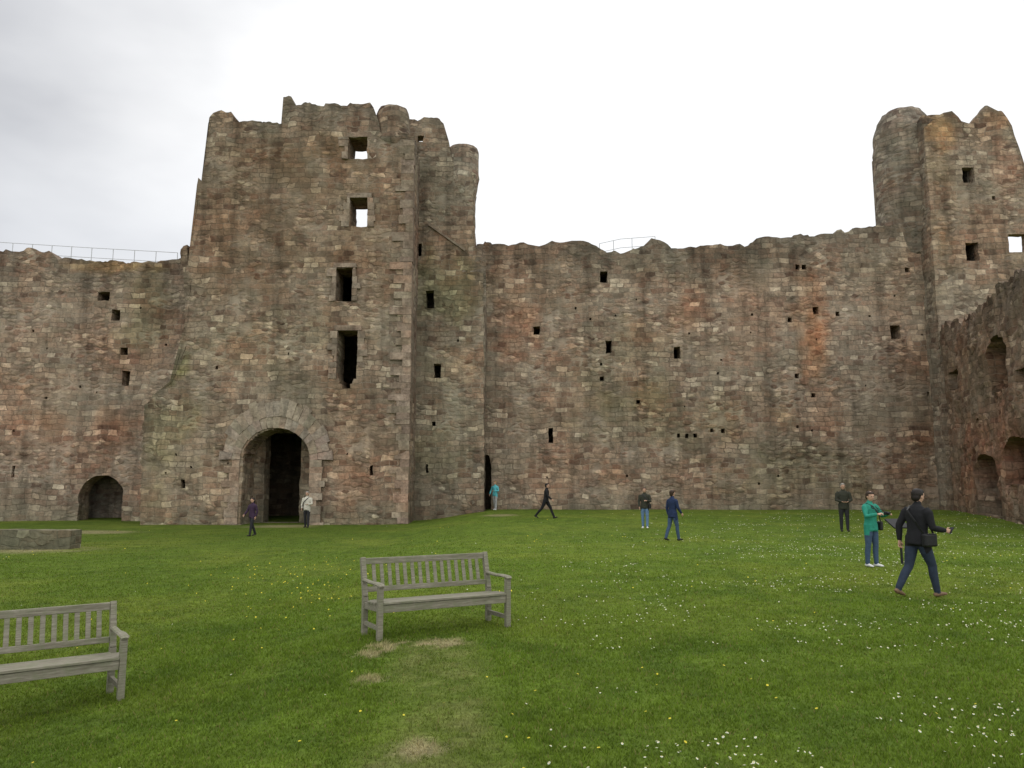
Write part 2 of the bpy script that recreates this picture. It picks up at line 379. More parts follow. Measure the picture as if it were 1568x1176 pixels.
wall('east_side_wall',plS,1.2,[(-1,zt),(3,zt-.2),(5,zt-3),(9,zt-5)],holes=[],parent=tower,base=(.8,.74,.70),world_pts=True,z0=-.7)
c=at_depth(601,200,43.85); zc=plT.uz(601,212)[1]; ztp=plT.uz(601,156)[1]
round_tower('corner_turret',(c.x+.02,43.85),[(zc-1.0,.5),(zc-.25,.92),(zc-.02,1.06),(zc+.12,1.08),(zc+.14,.97),(ztp-.5,.97),(ztp-.12,.85),(ztp,.62)],.06,tower,(.78,.75,.70),well=.2)
# ------------------------------------------------ STAIR TOWER (recessed east part)
stair=tower
plB=Plane((at_depth(618,600,45.8).x,45.8),(at_depth(742,780,45.8).x,45.8))
wall('stair_tower_front',plB,.8,[(600,186),(632,184),(650,181),(672,183),(682,192),(686,212),(690,236),(700,262),(735,268)],
 right=[(742,830),(741,600),(740,420),(738,392),(727,378),(725,300),(727,226),(727,170)],
 holes=[(632,291,642,315),(636,373,646,392),(652,445,665,472),(664,557,675,579),(661,645,667,652),(652,711,656,724),(639,208,649,217),(700,520,703,524)],
 blobs=[(690,640,55,95,(1.3,1.36,1.34),.75),(690,560,45,40,(1.15,1.12,1.05),.6),(670,700,60,40,(.72,.74,.62),.6),(690,770,60,25,DARK,.4),(665,300,40,60,(.85,.85,.84),.6),(690,450,55,70,(.7,.76,.58),.75),(712,250,18,30,(1.15,1.12,1.1),.6),(640,520,18,70,(.7,.7,.66),.6),(710,560,24,40,(1.15,.95,.86),.6)],
 base=(.92,.90,.84),topdark=.15,parent=stair,rough=1.0)
plB2=Plane((plB.B.x-.02,45.85),(plB.B.x-.02,48.2))
zb=plB.uz(740,392)[1]; wall('stair_tower_side_lower',plB2,.7,[(-1,zb),(4,zb)],parent=stair,base=(.85,.82,.78),world_pts=True)
xu=at_depth(727,300,45.8).x; plB3=Plane((xu-.03,45.85),(xu-.03,48.6)); zb2=plB.uz(727,275)[1]
wall('stair_tower_side_upper',plB3,.7,[(-1,zb2),(4,zb2)],parent=stair,base=(.85,.84,.8),world_pts=True,z0=zb-1)
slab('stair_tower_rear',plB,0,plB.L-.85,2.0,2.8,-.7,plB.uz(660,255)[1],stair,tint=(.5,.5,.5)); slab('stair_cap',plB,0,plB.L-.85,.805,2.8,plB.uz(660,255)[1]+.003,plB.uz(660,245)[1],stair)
c=at_depth(709,250,46.55); z1=at_depth(708,220,45.8).z; zb=at_depth(708,296,45.8).z; zm=at_depth(708,268,45.8).z
round_tower('bartizan_turret',(c.x,46.6),[(zb-.6,.5),(zb,.78),(zm-.05,1.0),(zm+.1,1.06),(zm+.13,.98),(z1-.3,.97),(z1,.88)],.08,stair,(1.0,1.0,.98),well=.4)
V=[];f=[];uv=[];T=[]
p0=plB.uz(656,342);p1=plB.uz(712,382)
prism(V,f,uv,T,[(p0[0],p0[1]-.12),(p1[0],p1[1]-.12),(p1[0],p1[1]),(p0[0],p0[1])],plB,-.10,.3,(.75,.70,.66))
mesh_from('drip_ledge',V,f,uv,T,[DRESS],None,stair)
# ------------------------------------------------ EAST CURTAIN WALL
cw=empty('curtain_wall')
plR=Plane((at_depth(728,600,47.8).x,47.8),(at_depth(1470,600,47.0).x,47.0))
hol=[(817,499,826,512),(928,521,937,541),(919,415,930,433),(1032,531,1042,549),(919,576,925,583),(840,655,847,678),(975,612,981,618),(1364,498,1378,519),(1245,470,1253,481),(1280,477,1286,484),(1207,486,1213,493),(1217,572,1223,579),(1243,602,1249,609),
 (1037,664,1042,670),(1049,664,1054,671),(1062,664,1067,670),(1087,656,1092,662),(1104,657,1109,663),(1218,405,1224,413),(1228,405,1234,413),(1386,410,1393,417),(738,590,742,607),(1098,570,1101,574),(880,470,883,474),(1150,480,1153,484),(1420,600,1424,606)]
wall('east_wall_face',plR,1.3,[(700,372),(733,372),(775,374),(800,371),(812,374),(822,380),(832,378),(848,370),(880,369),(900,372),(915,379),(930,386),(962,385),(985,376),(992,368),(1000,366),(1022,371),(1026,381),(1100,377),(1140,376),(1155,373),(1160,365),(1250,358),(1300,352),(1345,346),(1480,340)],
 holes=hol,arches=[(738,752,696,712,786)],
 blobs=[(790,510,45,45,(1.24,.86,.73),.8),(770,440,40,30,(1.1,.98,.9),.6),(1130,440,120,35,(1.15,1.02,.97),.6),(1130,500,160,50,(1.14,.95,.87),.6),(1240,500,35,90,(1.15,.92,.76),.6),(1245,530,22,50,RUST,.45),
   (960,560,90,80,(.84,.87,.78),.7),(1040,640,170,50,(.92,.95,.82),.7),(1220,720,130,50,(.82,.88,.76),.7),(1060,740,200,35,(1.08,1.04,.98),.6),(860,720,100,40,(1.15,.97,.88),.6),(880,620,70,40,(1.0,.87,.78),.6),(1050,400,300,32,(.70,.71,.69),.75),(1370,440,60,60,(1.1,1.02,.96),.5),(1390,620,60,90,(.90,.82,.76),.7),(1380,720,70,50,(1.08,.95,.87),.5),(1040,480,60,30,(1.08,.92,.83),.5)],
 base=(1.04,.98,.92),topdark=.34,parent=cw,putlogs=26,jag=.12)
zt=plR.uz(940,390)[1]
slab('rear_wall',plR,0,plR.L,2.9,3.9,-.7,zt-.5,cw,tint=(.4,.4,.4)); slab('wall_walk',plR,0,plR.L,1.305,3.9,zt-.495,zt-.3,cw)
# ------------------------------------------------ EAST TOWER
et=empty('ruined_corner_tower')
p=at_depth(1431,420,45.7)
plE=Plane((p.x,45.7),(at_depth(1760,420,45.0).x,45.0))
wall('east_tower_front',plE,.55,[(1400,172),(1440,171),(1462,172),(1474,187),(1486,186),(1496,176),(1504,164),(1520,164),(1537,172),(1549,186),(1553,205),(1562,235),(1572,262),(1600,300),(1650,330),(1760,420)],
 holes=[(1475,256,1491,280),(1481,371,1498,399),(1546,358,1572,386),(1520,300,1524,305)],
 blobs=[(1440,200,40,25,OCH,.7),(1525,180,30,18,(1.3,.95,.76),.7),(1540,260,25,60,(1.2,.95,.88),.6),(1440,300,22,80,(1.12,1.0,.85),.6),(1500,330,40,30,(1.1,.97,.88),.5),(1430,400,20,60,(.85,.85,.8),.5)],
 base=(1.0,.94,.88),topdark=.2,parent=et,jag=.22,putlogs=8)
plE2=Plane((p.x+.02,47.9),(p.x+.02,45.75)); zt=plE.uz(1432,176)[1]
wall('east_tower_side',plE2,1.2,[(-1,zt-.3),(3,zt)],parent=et,base=(.85,.82,.78),world_pts=True)
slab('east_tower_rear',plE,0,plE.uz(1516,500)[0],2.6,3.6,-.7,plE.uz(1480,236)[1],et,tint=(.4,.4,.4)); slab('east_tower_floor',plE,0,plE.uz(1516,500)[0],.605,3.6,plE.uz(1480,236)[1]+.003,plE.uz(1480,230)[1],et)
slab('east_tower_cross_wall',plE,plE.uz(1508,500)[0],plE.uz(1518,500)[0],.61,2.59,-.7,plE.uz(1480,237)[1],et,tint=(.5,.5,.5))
c=at_depth(1387,260,48.2); z1=at_depth(1388,168,47.6).z; zb=at_depth(1388,352,47).z
round_tower('corner_turret',(c.x,48.3),[(zb-1.5,1.25),(zb,1.55),(zb+1.8,1.8),(zb+3,1.84),(z1-1.5,1.80),(z1-.8,1.6),(z1-.3,1.35),(z1,1.15)],.5,et,(.85,.84,.82),well=.5,wob=.14)
slab('turret_link',plE,-1.4,2.4,2.3,4.5,plE.uz(1480,360)[1],plE.uz(1440,200)[1],et,tint=(.8,.78,.75))
# ------------------------------------------------ EAST RANGE (ruined wall coming forward)
er=empty('ruined_range_wall')
A_=(at_depth(1449,700,46.6).x,46.6); 
B_=(at_depth(1568,700,33.5).x,33.5); dx=(B_[0]-A_[0])/(A_[1]-B_[1])
plW=Plane(A_,(A_[0]+dx*24,A_[1]-24))
wall('range_wall_face',plW,1.3,[(1449,500),(1462,493),(1480,486),(1500,478),(1512,462),(1530,440),(1545,428),(1568,412),(1620,365),(1700,330),(1800,240),(1900,235),(2100,150)],
 holes=[(1455,565,1463,600),(1497,640,1502,646),(1560,560,1572,590)],
 arches=[(1515,1545,510,540,585),(1498,1530,694,720,768),(1536,1580,668,690,724),(1700,1790,640,700,880)],
 blobs=[(1520,690,80,80,(1.12,.78,.68),.7),(1500,560,80,60,(.82,.78,.72),.7),(1540,460,60,40,(.8,.8,.76),.5),(1470,740,30,40,RED,.5)],
 base=(.88,.77,.70),topdark=.3,parent=er,jag=.3,rough=1.7,putlogs=18)
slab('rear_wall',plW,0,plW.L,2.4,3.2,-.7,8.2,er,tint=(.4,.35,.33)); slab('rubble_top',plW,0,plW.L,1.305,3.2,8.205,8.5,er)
# ------------------------------------------------ low stone wall left
lw=ghit(106,841); plw=Plane((lw.x-9,lw.y),(lw.x,lw.y)); ztop=at_depth(100,812,lw.y).z
wall('low_stone_wall',plw,.7,[(-1,ztop),(12,ztop)],parent=None,base=(.72,.74,.66),world_pts=True,topdark=0,jag=.015,rough=.4)
# ------------------------------------------------ railings
METAL=simple('galvanised_metal',(.42,.43,.44),.5,.1,metal=.1)
def tube(V,f,pts,rad,seg=8,caps=True,side=None):
    pts=[Vector(p) for p in pts]; b0=len(V); n=len(pts)
    for k,p in enumerate(pts):
        t=(pts[min(k+1,n-1)]-pts[max(k-1,0)]).normalized()
        s=Vector(side) if side else (Vector((1,0,0)) if abs(t.x)<.9 else Vector((0,1,0)))
        s=(s-t*s.dot(t)).normalized(); q=t.cross(s); r=rad[k] if isinstance(rad,(list,tuple)) else rad
        a,b=r if isinstance(r,(list,tuple)) else (r,r)
        for i in range(seg):
            th=2*math.pi*i/seg; V.append(tuple(p+s*a*math.cos(th)+q*b*math.sin(th)))
    for k in range(n-1):
        for i in range(seg):
            i2=(i+1)%seg; f.append([b0+k*seg+i,b0+k*seg+i2,b0+(k+1)*seg+i2,b0+(k+1)*seg+i])
    f.append([b0+i for i in range(seg)][::-1]); f.append([b0+(n-1)*seg+i for i in range(seg)])
def railing(pts_top,drop,nposts,name='metal_railing'):
    V=[];f=[]; P=[Vector(p) for p in pts_top]
    for dz in (0,-drop*.5): tube(V,f,[p+Vector((0,0,dz)) for p in P],.017)
    for i in range(nposts):
        k=i/(nposts-1)*(len(P)-1); j=min(int(k),len(P)-2); p=P[j].lerp(P[j+1],k-j); tube(V,f,[p,p-Vector((0,0,drop))],.021)
    return mesh_from(name,V,f,mats=[METAL])
railing([at_depth(-300,362,49),at_depth(0,371,49),at_depth(130,379,49),at_depth(272,387,49)],1.3,14)
railing([at_depth(918,373,50),at_depth(950,366,50),at_depth(1003,362,50)],1.2,4)
# ------------------------------------------------ ground
def gcol(x,y):
    n1=fbm(x,y,.35,3); n2=fbm(x,y,1.7,5); n3=vn(x,y,9,6)
    base=np.stack([.094+0*x,.142+0*x,.0175+0*x],-1)
    yel=np.array([.148,.182,.028]); drk=np.array([.060,.102,.0145])
    w=np.clip((n1-.42)*3,0,1)[...,None]*.65; base=base*(1-w)+yel*w
    w=np.clip((n2-.52)*4,0,1)[...,None]*.55; base=base*(1-w)+drk*w
    base=base*(.82+.36*n3[...,None])
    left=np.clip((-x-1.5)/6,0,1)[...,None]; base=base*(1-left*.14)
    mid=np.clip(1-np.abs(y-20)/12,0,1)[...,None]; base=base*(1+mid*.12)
    cx=-.35-.09*(y-4); hw=.52+.1*(n2-.5)
    m=sstep((hw-np.abs(x-cx+.35*(n2-.5)))/.3)*sstep((9.1-y)/.4)*sstep((y-3)/1)
    dry=np.array([.165,.165,.062])
    w=(m*(.12+.7*np.clip((n3*.5+n2*.6-.35)*2.2,0,1)))[...,None]; base=base*(1-w)+dry*w
    spots=[(ghit(590,988),.20),(ghit(682,984),.22),(ghit(640,1150),.17),(ghit(556,1040),.13),(ghit(640,985),.12),(ghit(575,1000),.16)]
    sand=np.array([.31,.255,.15])
    for p,r in spots:
        d=np.hypot(x-p.x,(y-p.y)*.8)/r; w=(sstep((1.3-d+(n3-.5)*1.4)/.8)*.7)[...,None]; base=base*(1-w)+sand*w
    for p,r in ((ghit(150,815),1.6),(ghit(762,789),.9),(ghit(60,842),1.5),(ghit(432,806),1.6)):
        d=np.hypot((x-p.x)*.8,(y-p.y)*.9)/r; w=(sstep((1.15-d+(n2-.5))/.8)*.6)[...,None]; base=base*(1-w)+sand*w
    return base
def build_ground():
    xs=np.concatenate([-np.array([600,300,150,80,50,40]),np.arange(-34,-9,.5),np.arange(-9,12,.12),np.arange(12,34,.5),np.array([40,50,80,150,300,600])])
    ys=np.concatenate([-np.array([600,300,120,50,25,10,5,2]),np.arange(0,3,.5),np.arange(3,16,.12),np.arange(16,60,.4),np.array([60,80,120,200,400,900])])
    X,Y=np.meshgrid(xs,ys,indexing='ij'); Z=gz(X,Y)
    nx,ny=X.shape; V=np.stack([X,Y,Z],-1).reshape(-1,3)
    i,j=np.meshgrid(np.arange(nx-1),np.arange(ny-1),indexing='ij'); a=(i*ny+j).ravel()
    Fc=np.stack([a,a+ny,a+ny+1,a+1],-1)
    me=bpy.data.meshes.new('ground'); me.vertices.add(len(V)); me.vertices.foreach_set('co',V.ravel())
    me.loops.add(Fc.size); me.loops.foreach_set('vertex_index',Fc.ravel()); me.polygons.add(len(Fc))
    me.polygons.foreach_set('loop_start',np.arange(0,Fc.size,4)); me.polygons.foreach_set('use_smooth',np.ones(len(Fc),bool))
    me.update(calc_edges=True)
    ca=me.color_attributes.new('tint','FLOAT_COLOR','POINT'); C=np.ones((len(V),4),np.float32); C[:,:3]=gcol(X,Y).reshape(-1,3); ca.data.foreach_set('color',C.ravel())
    m,nt,b=newmat('lawn'); at=nt.nodes.new('ShaderNodeAttribute'); at.attribute_name='tint'
    tc=nt.nodes.new('ShaderNodeTexCoord'); n=noise(nt,tc.outputs['Object'],14,5,.75); n2=noise(nt,tc.outputs['Object'],2.2,4,.7)
    c=mixc(nt,1.0,at.outputs['Color'],ramp(nt,n.outputs['Fac'],[(.3,.55),(.5,.95),(.7,1.35)]),'MULTIPLY')
    c=mixc(nt,1.0,c,ramp(nt,n2.outputs['Fac'],[(.3,.75),(.7,1.2)]),'MULTIPLY')
    nt.links.new(c,b.inputs['Base Color']); b.inputs['Roughness'].default_value=.95; b.inputs['Specular IOR Level'].default_value=.1
    bp=nt.nodes.new('ShaderNodeBump'); bp.inputs['Strength'].default_value=.7; bp.inputs['Distance'].default_value=.05
    nt.links.new(n.outputs['Fac'],bp.inputs['Height']); nt.links.new(bp.outputs[0],b.inputs['Normal'])
    me.materials.append(m); link(bpy.data.objects.new('ground',me))
build_ground()
def raw_mesh(name,V,Fc,cols,mats,mi=None):
    k=Fc.shape[1]; me=bpy.data.meshes.new(name); me.vertices.add(len(V)); me.vertices.foreach_set('co',V.astype(np.float32).ravel())
    me.loops.add(Fc.size); me.loops.foreach_set('vertex_index',Fc.astype(np.int32).ravel()); me.polygons.add(len(Fc))
    me.polygons.foreach_set('loop_start',np.arange(0,Fc.size,k,dtype=np.int32))
    for m in mats: me.materials.append(m)
    if mi is not None: me.polygons.foreach_set('material_index',mi.astype(np.int32))
    me.update(calc_edges=True)
    if cols is not None:
        ca=me.color_attributes.new('tint','FLOAT_COLOR','POINT'); C=np.ones((len(V),4),np.float32); C[:,:3]=cols; ca.data.foreach_set('color',C.ravel())
    return link(bpy.data.objects.new(name,me))
def grass():
    n=400000; y=3.6-8.5*np.log(1-rng.random(n)*.985); x=(rng.random(n)*2-1)*(.76*y+1.0)
    k=y<40; x,y=x[k],y[k]; n=len(x)
    h=(.016+.024*rng.random(n))*(.65+.9*fbm(x,y,1.1,9)); w=(.0024+.00045*y)*(.7+.6*rng.random(n))
    cx=-.35-.09*(y-4); worn=(np.abs(x-cx+.3*(fbm(x,y,1.7,5)-.5))<.5)&(y<9)&(rng.random(n)<.75); h=np.where(worn,h*.55,h)
    a=rng.random(n)*2*math.pi; lean=.6*h*rng.random(n)+.35*h; la=rng.random(n)*2*math.pi; z=gz(x,y)-.004
    dx=np.cos(a)*w; dy=np.sin(a)*w
    v0=np.stack([x-dx,y-dy,z],-1); v1=np.stack([x+dx,y+dy,z],-1); v2=np.stack([x+np.cos(la)*lean,y+np.sin(la)*lean,z+h],-1)
    V=np.stack([v0,v1,v2],1).reshape(-1,3); Fc=np.arange(n*3).reshape(n,3)
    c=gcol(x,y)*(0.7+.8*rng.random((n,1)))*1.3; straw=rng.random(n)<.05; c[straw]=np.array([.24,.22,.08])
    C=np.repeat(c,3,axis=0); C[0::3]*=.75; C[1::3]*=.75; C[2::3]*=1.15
    m,nt,b=newmat('grass_blade'); at=nt.nodes.new('ShaderNodeAttribute'); at.attribute_name='tint'
    df=nt.nodes.new('ShaderNodeBsdfDiffuse'); nt.links.new(at.outputs['Color'],df.inputs[0])
    tr=nt.nodes.new('ShaderNodeBsdfTranslucent'); nt.links.new(at.outputs['Color'],tr.inputs[0]); mx=nt.nodes.new('ShaderNodeMixShader'); mx.inputs[0].default_value=.45
    nt.links.new(df.outputs[0],mx.inputs[1]); nt.links.new(tr.outputs[0],mx.inputs[2]); nt.links.new(mx.outputs[0],nt.nodes['Material Output'].inputs[0])
    raw_mesh('grass',V,Fc,C,[m])
grass()
def flowers(name,x,y,r,petal,centre):
    n=len(x); z=gz(x,y)+.022+.015*rng.random(n); k=7; th=np.arange(k)*2*math.pi/k
    tx=(rng.random(n)-.5)*.9; ty=(rng.random(n)-.5)*.9-.25
    def ring(rr,dz):
        X=np.cos(th)[None]*rr[:,None]; Y=np.sin(th)[None]*rr[:,None]
        return np.stack([x[:,None]+X,y[:,None]+Y,z[:,None]+dz+X*tx[:,None]-Y*ty[:,None]],-1)
    V=np.concatenate([ring(r,0),ring(r*.38,.003)],1).reshape(-1,3); base=np.arange(n)[:,None]*2*k
    Fc=np.concatenate([base+np.arange(k)[None],base+k+np.arange(k)[None]],0); mi=np.concatenate([np.zeros(n),np.ones(n)])
    raw_mesh(name,V,Fc,None,[petal,centre],mi)
WHITE=simple('daisy_petal',(.55,.57,.48),.8,.08); YEL=simple('daisy_centre',(.6,.45,.05),.8,.1); BUT=simple('buttercup_petal',(.55,.48,.03),.6,.1)
n=200000; y=4+rng.random(n)*40; x=(rng.random(n)*2-1)*(.8*y+1)
dens=np.clip((x/y+.02)*2.8,0,1)*np.clip((fbm(x*.7,y*1.5,1.1,21)-.44)*4,0,1)+.003
far=(y>19)*(x/y>.25)*np.clip((fbm(x*.4,y,.6,31)-.5)*8,0,1)*.26
keep=rng.random(n)<(dens*.17+far)*np.clip(12/y,0.25,1.1); x,y=x[keep],y[keep]
flowers('daisies',x,y,.0045+.004*rng.random(len(x))+.00025*y,WHITE,YEL)
n=9000; y=4+rng.random(n)*36; x=(rng.random(n)*2-1)*(.8*y+1)
dens=np.clip((fbm(x,y,.35,41)-.5)*5,0,1)*.09+.012; dens=dens+.6*np.exp(-((x/y+.26)/.09)**2-((y-17)/4.5)**2)
keep=rng.random(n)<dens; x,y=x[keep],y[keep]; flowers('buttercups',x,y,.006+.004*rng.random(len(x))+.00035*y,BUT,YEL)
# ------------------------------------------------ benches
def wood_mat():
    m,nt,b=newmat('weathered_teak'); tc=nt.nodes.new('ShaderNodeTexCoord')
    g=noise(nt,vmath(nt,'MULTIPLY',tc.outputs['Object'],(3,40,40)),1.5,5,.7).outputs['Fac']
    c=ramp(nt,g,[(.3,(.11,.098,.072)),(.5,(.205,.188,.145)),(.7,(.30,.28,.225))])
    l=ramp(nt,noise(nt,tc.outputs['Object'],7,5,.7).outputs['Fac'],[(.45,0),(.65,.7)]); c=mixc(nt,l,c,(.15,.165,.095))
    nt.links.new(c,b.inputs['Base Color']); b.inputs['Roughness'].default_value=.8; b.inputs['Specular IOR Level'].default_value=.25
    bp=nt.nodes.new('ShaderNodeBump'); bp.inputs['Distance'].default_value=.004; nt.links.new(g,bp.inputs['Height']); nt.links.new(bp.outputs[0],b.inputs['Normal'])
    return m
TEAK=wood_mat()
def beam(name,p0,p1,w,h,parent,up=(0,0,1)):
    p0=Vector(p0);p1=Vector(p1); t=(p1-p0).normalized(); u=Vector(up); u=(u-t*u.dot(t)).normalized(); s=t.cross(u)
    V=[]
    for p in (p0,p1):
        for a,b in ((-1,-1),(1,-1),(1,1),(-1,1)): V.append(p+s*a*w/2+u*b*h/2)
    f=[[3,2,1,0],[4,5,6,7],[0,1,5,4],[1,2,6,5],[2,3,7,6],[3,0,4,7]]
    o=mesh_from(name,V,f,mats=[TEAK],parent=parent); bv=o.modifiers.new('b','BEVEL'); bv.width=.005; bv.segments=2; return o
def bench(loc,ang,W=1.8,sc=1.0):
    e=empty('park_bench',loc); e.rotation_euler=(0,0,ang); e.scale=(sc,sc,sc)
    D=.52
    for i,x in enumerate((.04,W-.04)):
        beam(f'front_leg_{i+1}',(x,.0,-.04),(x,.0,.61),.065,.065,e,up=(0,1,0))
        beam(f'back_leg_{i+1}',(x,D,-.04),(x,D,.44),.065,.065,e,up=(0,1,0))
        beam(f'back_post_{i+1}',(x,D,.4395),(x,D+.12,.90),.062,.062,e,up=(0,1,0))
        beam(f'side_rail_{i+1}',(x,.034,.36),(x,D-.034,.34),.04,.08,e)
        beam(f'side_stretcher_{i+1}',(x,.034,.13),(x,D-.034,.13),.038,.05,e)
        V=[];f=[]; tube(V,f,[(x,-.055,.612),(x,-.02,.630),(x,.12,.636),(x,.3,.628),(x,D+.02,.638)],[(.03,.014),(.048,.02),(.048,.02),(.036,.02),(.035,.02)],8,side=(1,0,0))
        mesh_from(f'armrest_{i+1}',V,f,mats=[TEAK],parent=e)
    beam('front_rail',(.073,.0,.355),(W-.073,.0,.355),.035,.09,e)
    beam('back_rail',(.073,D,.345),(W-.073,D,.345),.035,.08,e)
    for i in range(5):
        y=.005+i*.102; a=.0 if i in(1,2,3) else .075
        beam(f'seat_slat_{i+1}',(a,y,.418-.006*i),(W-a,y,.418-.006*i),.078,.026,e)
    yb=lambda z:D+.12*(z-.44)/.46
    beam('lower_back_rail',(.072,yb(.52),.52),(W-.072,yb(.52),.52),.035,.06,e)
    beam('top_rail',(.072,yb(.855),.855),(W-.072,yb(.855),.855),.04,.075,e)
    n=15
    for i in range(n):
        x=.07+(W-.14)*(i+1)/(n+1); beam(f'back_slat_{i+1}',(x,yb(.549),.549),(x,yb(.8165),.8165),.048,.018,e,up=(0,1,0))
    return e
p=ghit(581,981); bench(p-Vector((math.cos(math.radians(30))*.04,math.sin(math.radians(30))*.04,0)),math.radians(30),1.8,.97)
p=ghit(184,1072); an=math.radians(37); W=1.8; sc=.92; bench(Vector((p.x-math.cos(an)*(W-.04)*sc,p.y-math.sin(an)*(W-.04)*sc,p.z-.01)),an,W,sc)
# ------------------------------------------------ information stand by the visitors
DM=simple('dark_painted_metal',(.014,.015,.016),.5,.2)
p=ghit(1383,864); e=empty('information_stand',p); e.rotation_euler=(0,0,math.radians(20))
V=[];f=[]; tube(V,f,[(-.03,0,-.05),(-.03,0,.62),(-.10,.02,.86)],.024); tube(V,f,[(.10,.10,-.05),(.02,.06,.66),(-.06,.04,.86)],.018); mesh_from('legs',V,f,mats=[DM],parent=e)
V=[(-.30,-.12,.80),(.16,-.12,.80),(.16,.14,.98),(-.30,.14,.98)]; V=V+[(a,b+.012,c-.03) for a,b,c in V]
o=mesh_from('lectern_panel',V,[[0,1,2,3],[7,6,5,4],[0,4,5,1],[1,5,6,2],[2,6,7,3],[3,7,4,0]],mats=[DM],parent=e); bv=o.modifiers.new('b','BEVEL'); bv.width=.006; bv.segments=2
# ------------------------------------------------ people
SKIN=simple('skin',(.48,.29,.21),.55,.06,40)
def cloth(n,c,v=.18): return simple(n,c,.9,v,14,.01)
def uvsphere(V,f,c,r,seg=12,rings=8):
    b=len(V); c=Vector(c)
    for k in range(1,rings):
        ph=math.pi*k/rings
        for i in range(seg):
            th=2*math.pi*i/seg; V.append((c.x+r[0]*math.sin(ph)*math.cos(th),c.y+r[1]*math.sin(ph)*math.sin(th),c.z+r[2]*math.cos(ph)))
    for k in range(rings-2):
        for i in range(seg):
            i2=(i+1)%seg; f.append([b+k*seg+i,b+(k+1)*seg+i,b+(k+1)*seg+i2,b+k*seg+i2])
    f.append([b+i for i in range(seg)]); f.append([b+(rings-2)*seg+i for i in range(seg)][::-1])
def remesh(name,V,f,vox,parent,smooth_it=4):
    me=bpy.data.meshes.new(name+'_src'); me.from_pydata(V,[],f); o=bpy.data.objects.new(name+'_src',me); scene.collection.objects.link(o)
    m=o.modifiers.new('r','REMESH'); m.mode='VOXEL'; m.voxel_size=vox; s=o.modifiers.new('s','SMOOTH'); s.iterations=smooth_it; s.factor=.5
    dg=bpy.context.evaluated_depsgraph_get(); nm=bpy.data.meshes.new_from_object(o.evaluated_get(dg)); nm.name=name
    bpy.data.objects.remove(o); bpy.data.meshes.remove(me)
    nm.polygons.foreach_set('use_smooth',np.ones(len(nm.polygons),bool))
    return link(bpy.data.objects.new(name,nm),parent)
R=math.radians
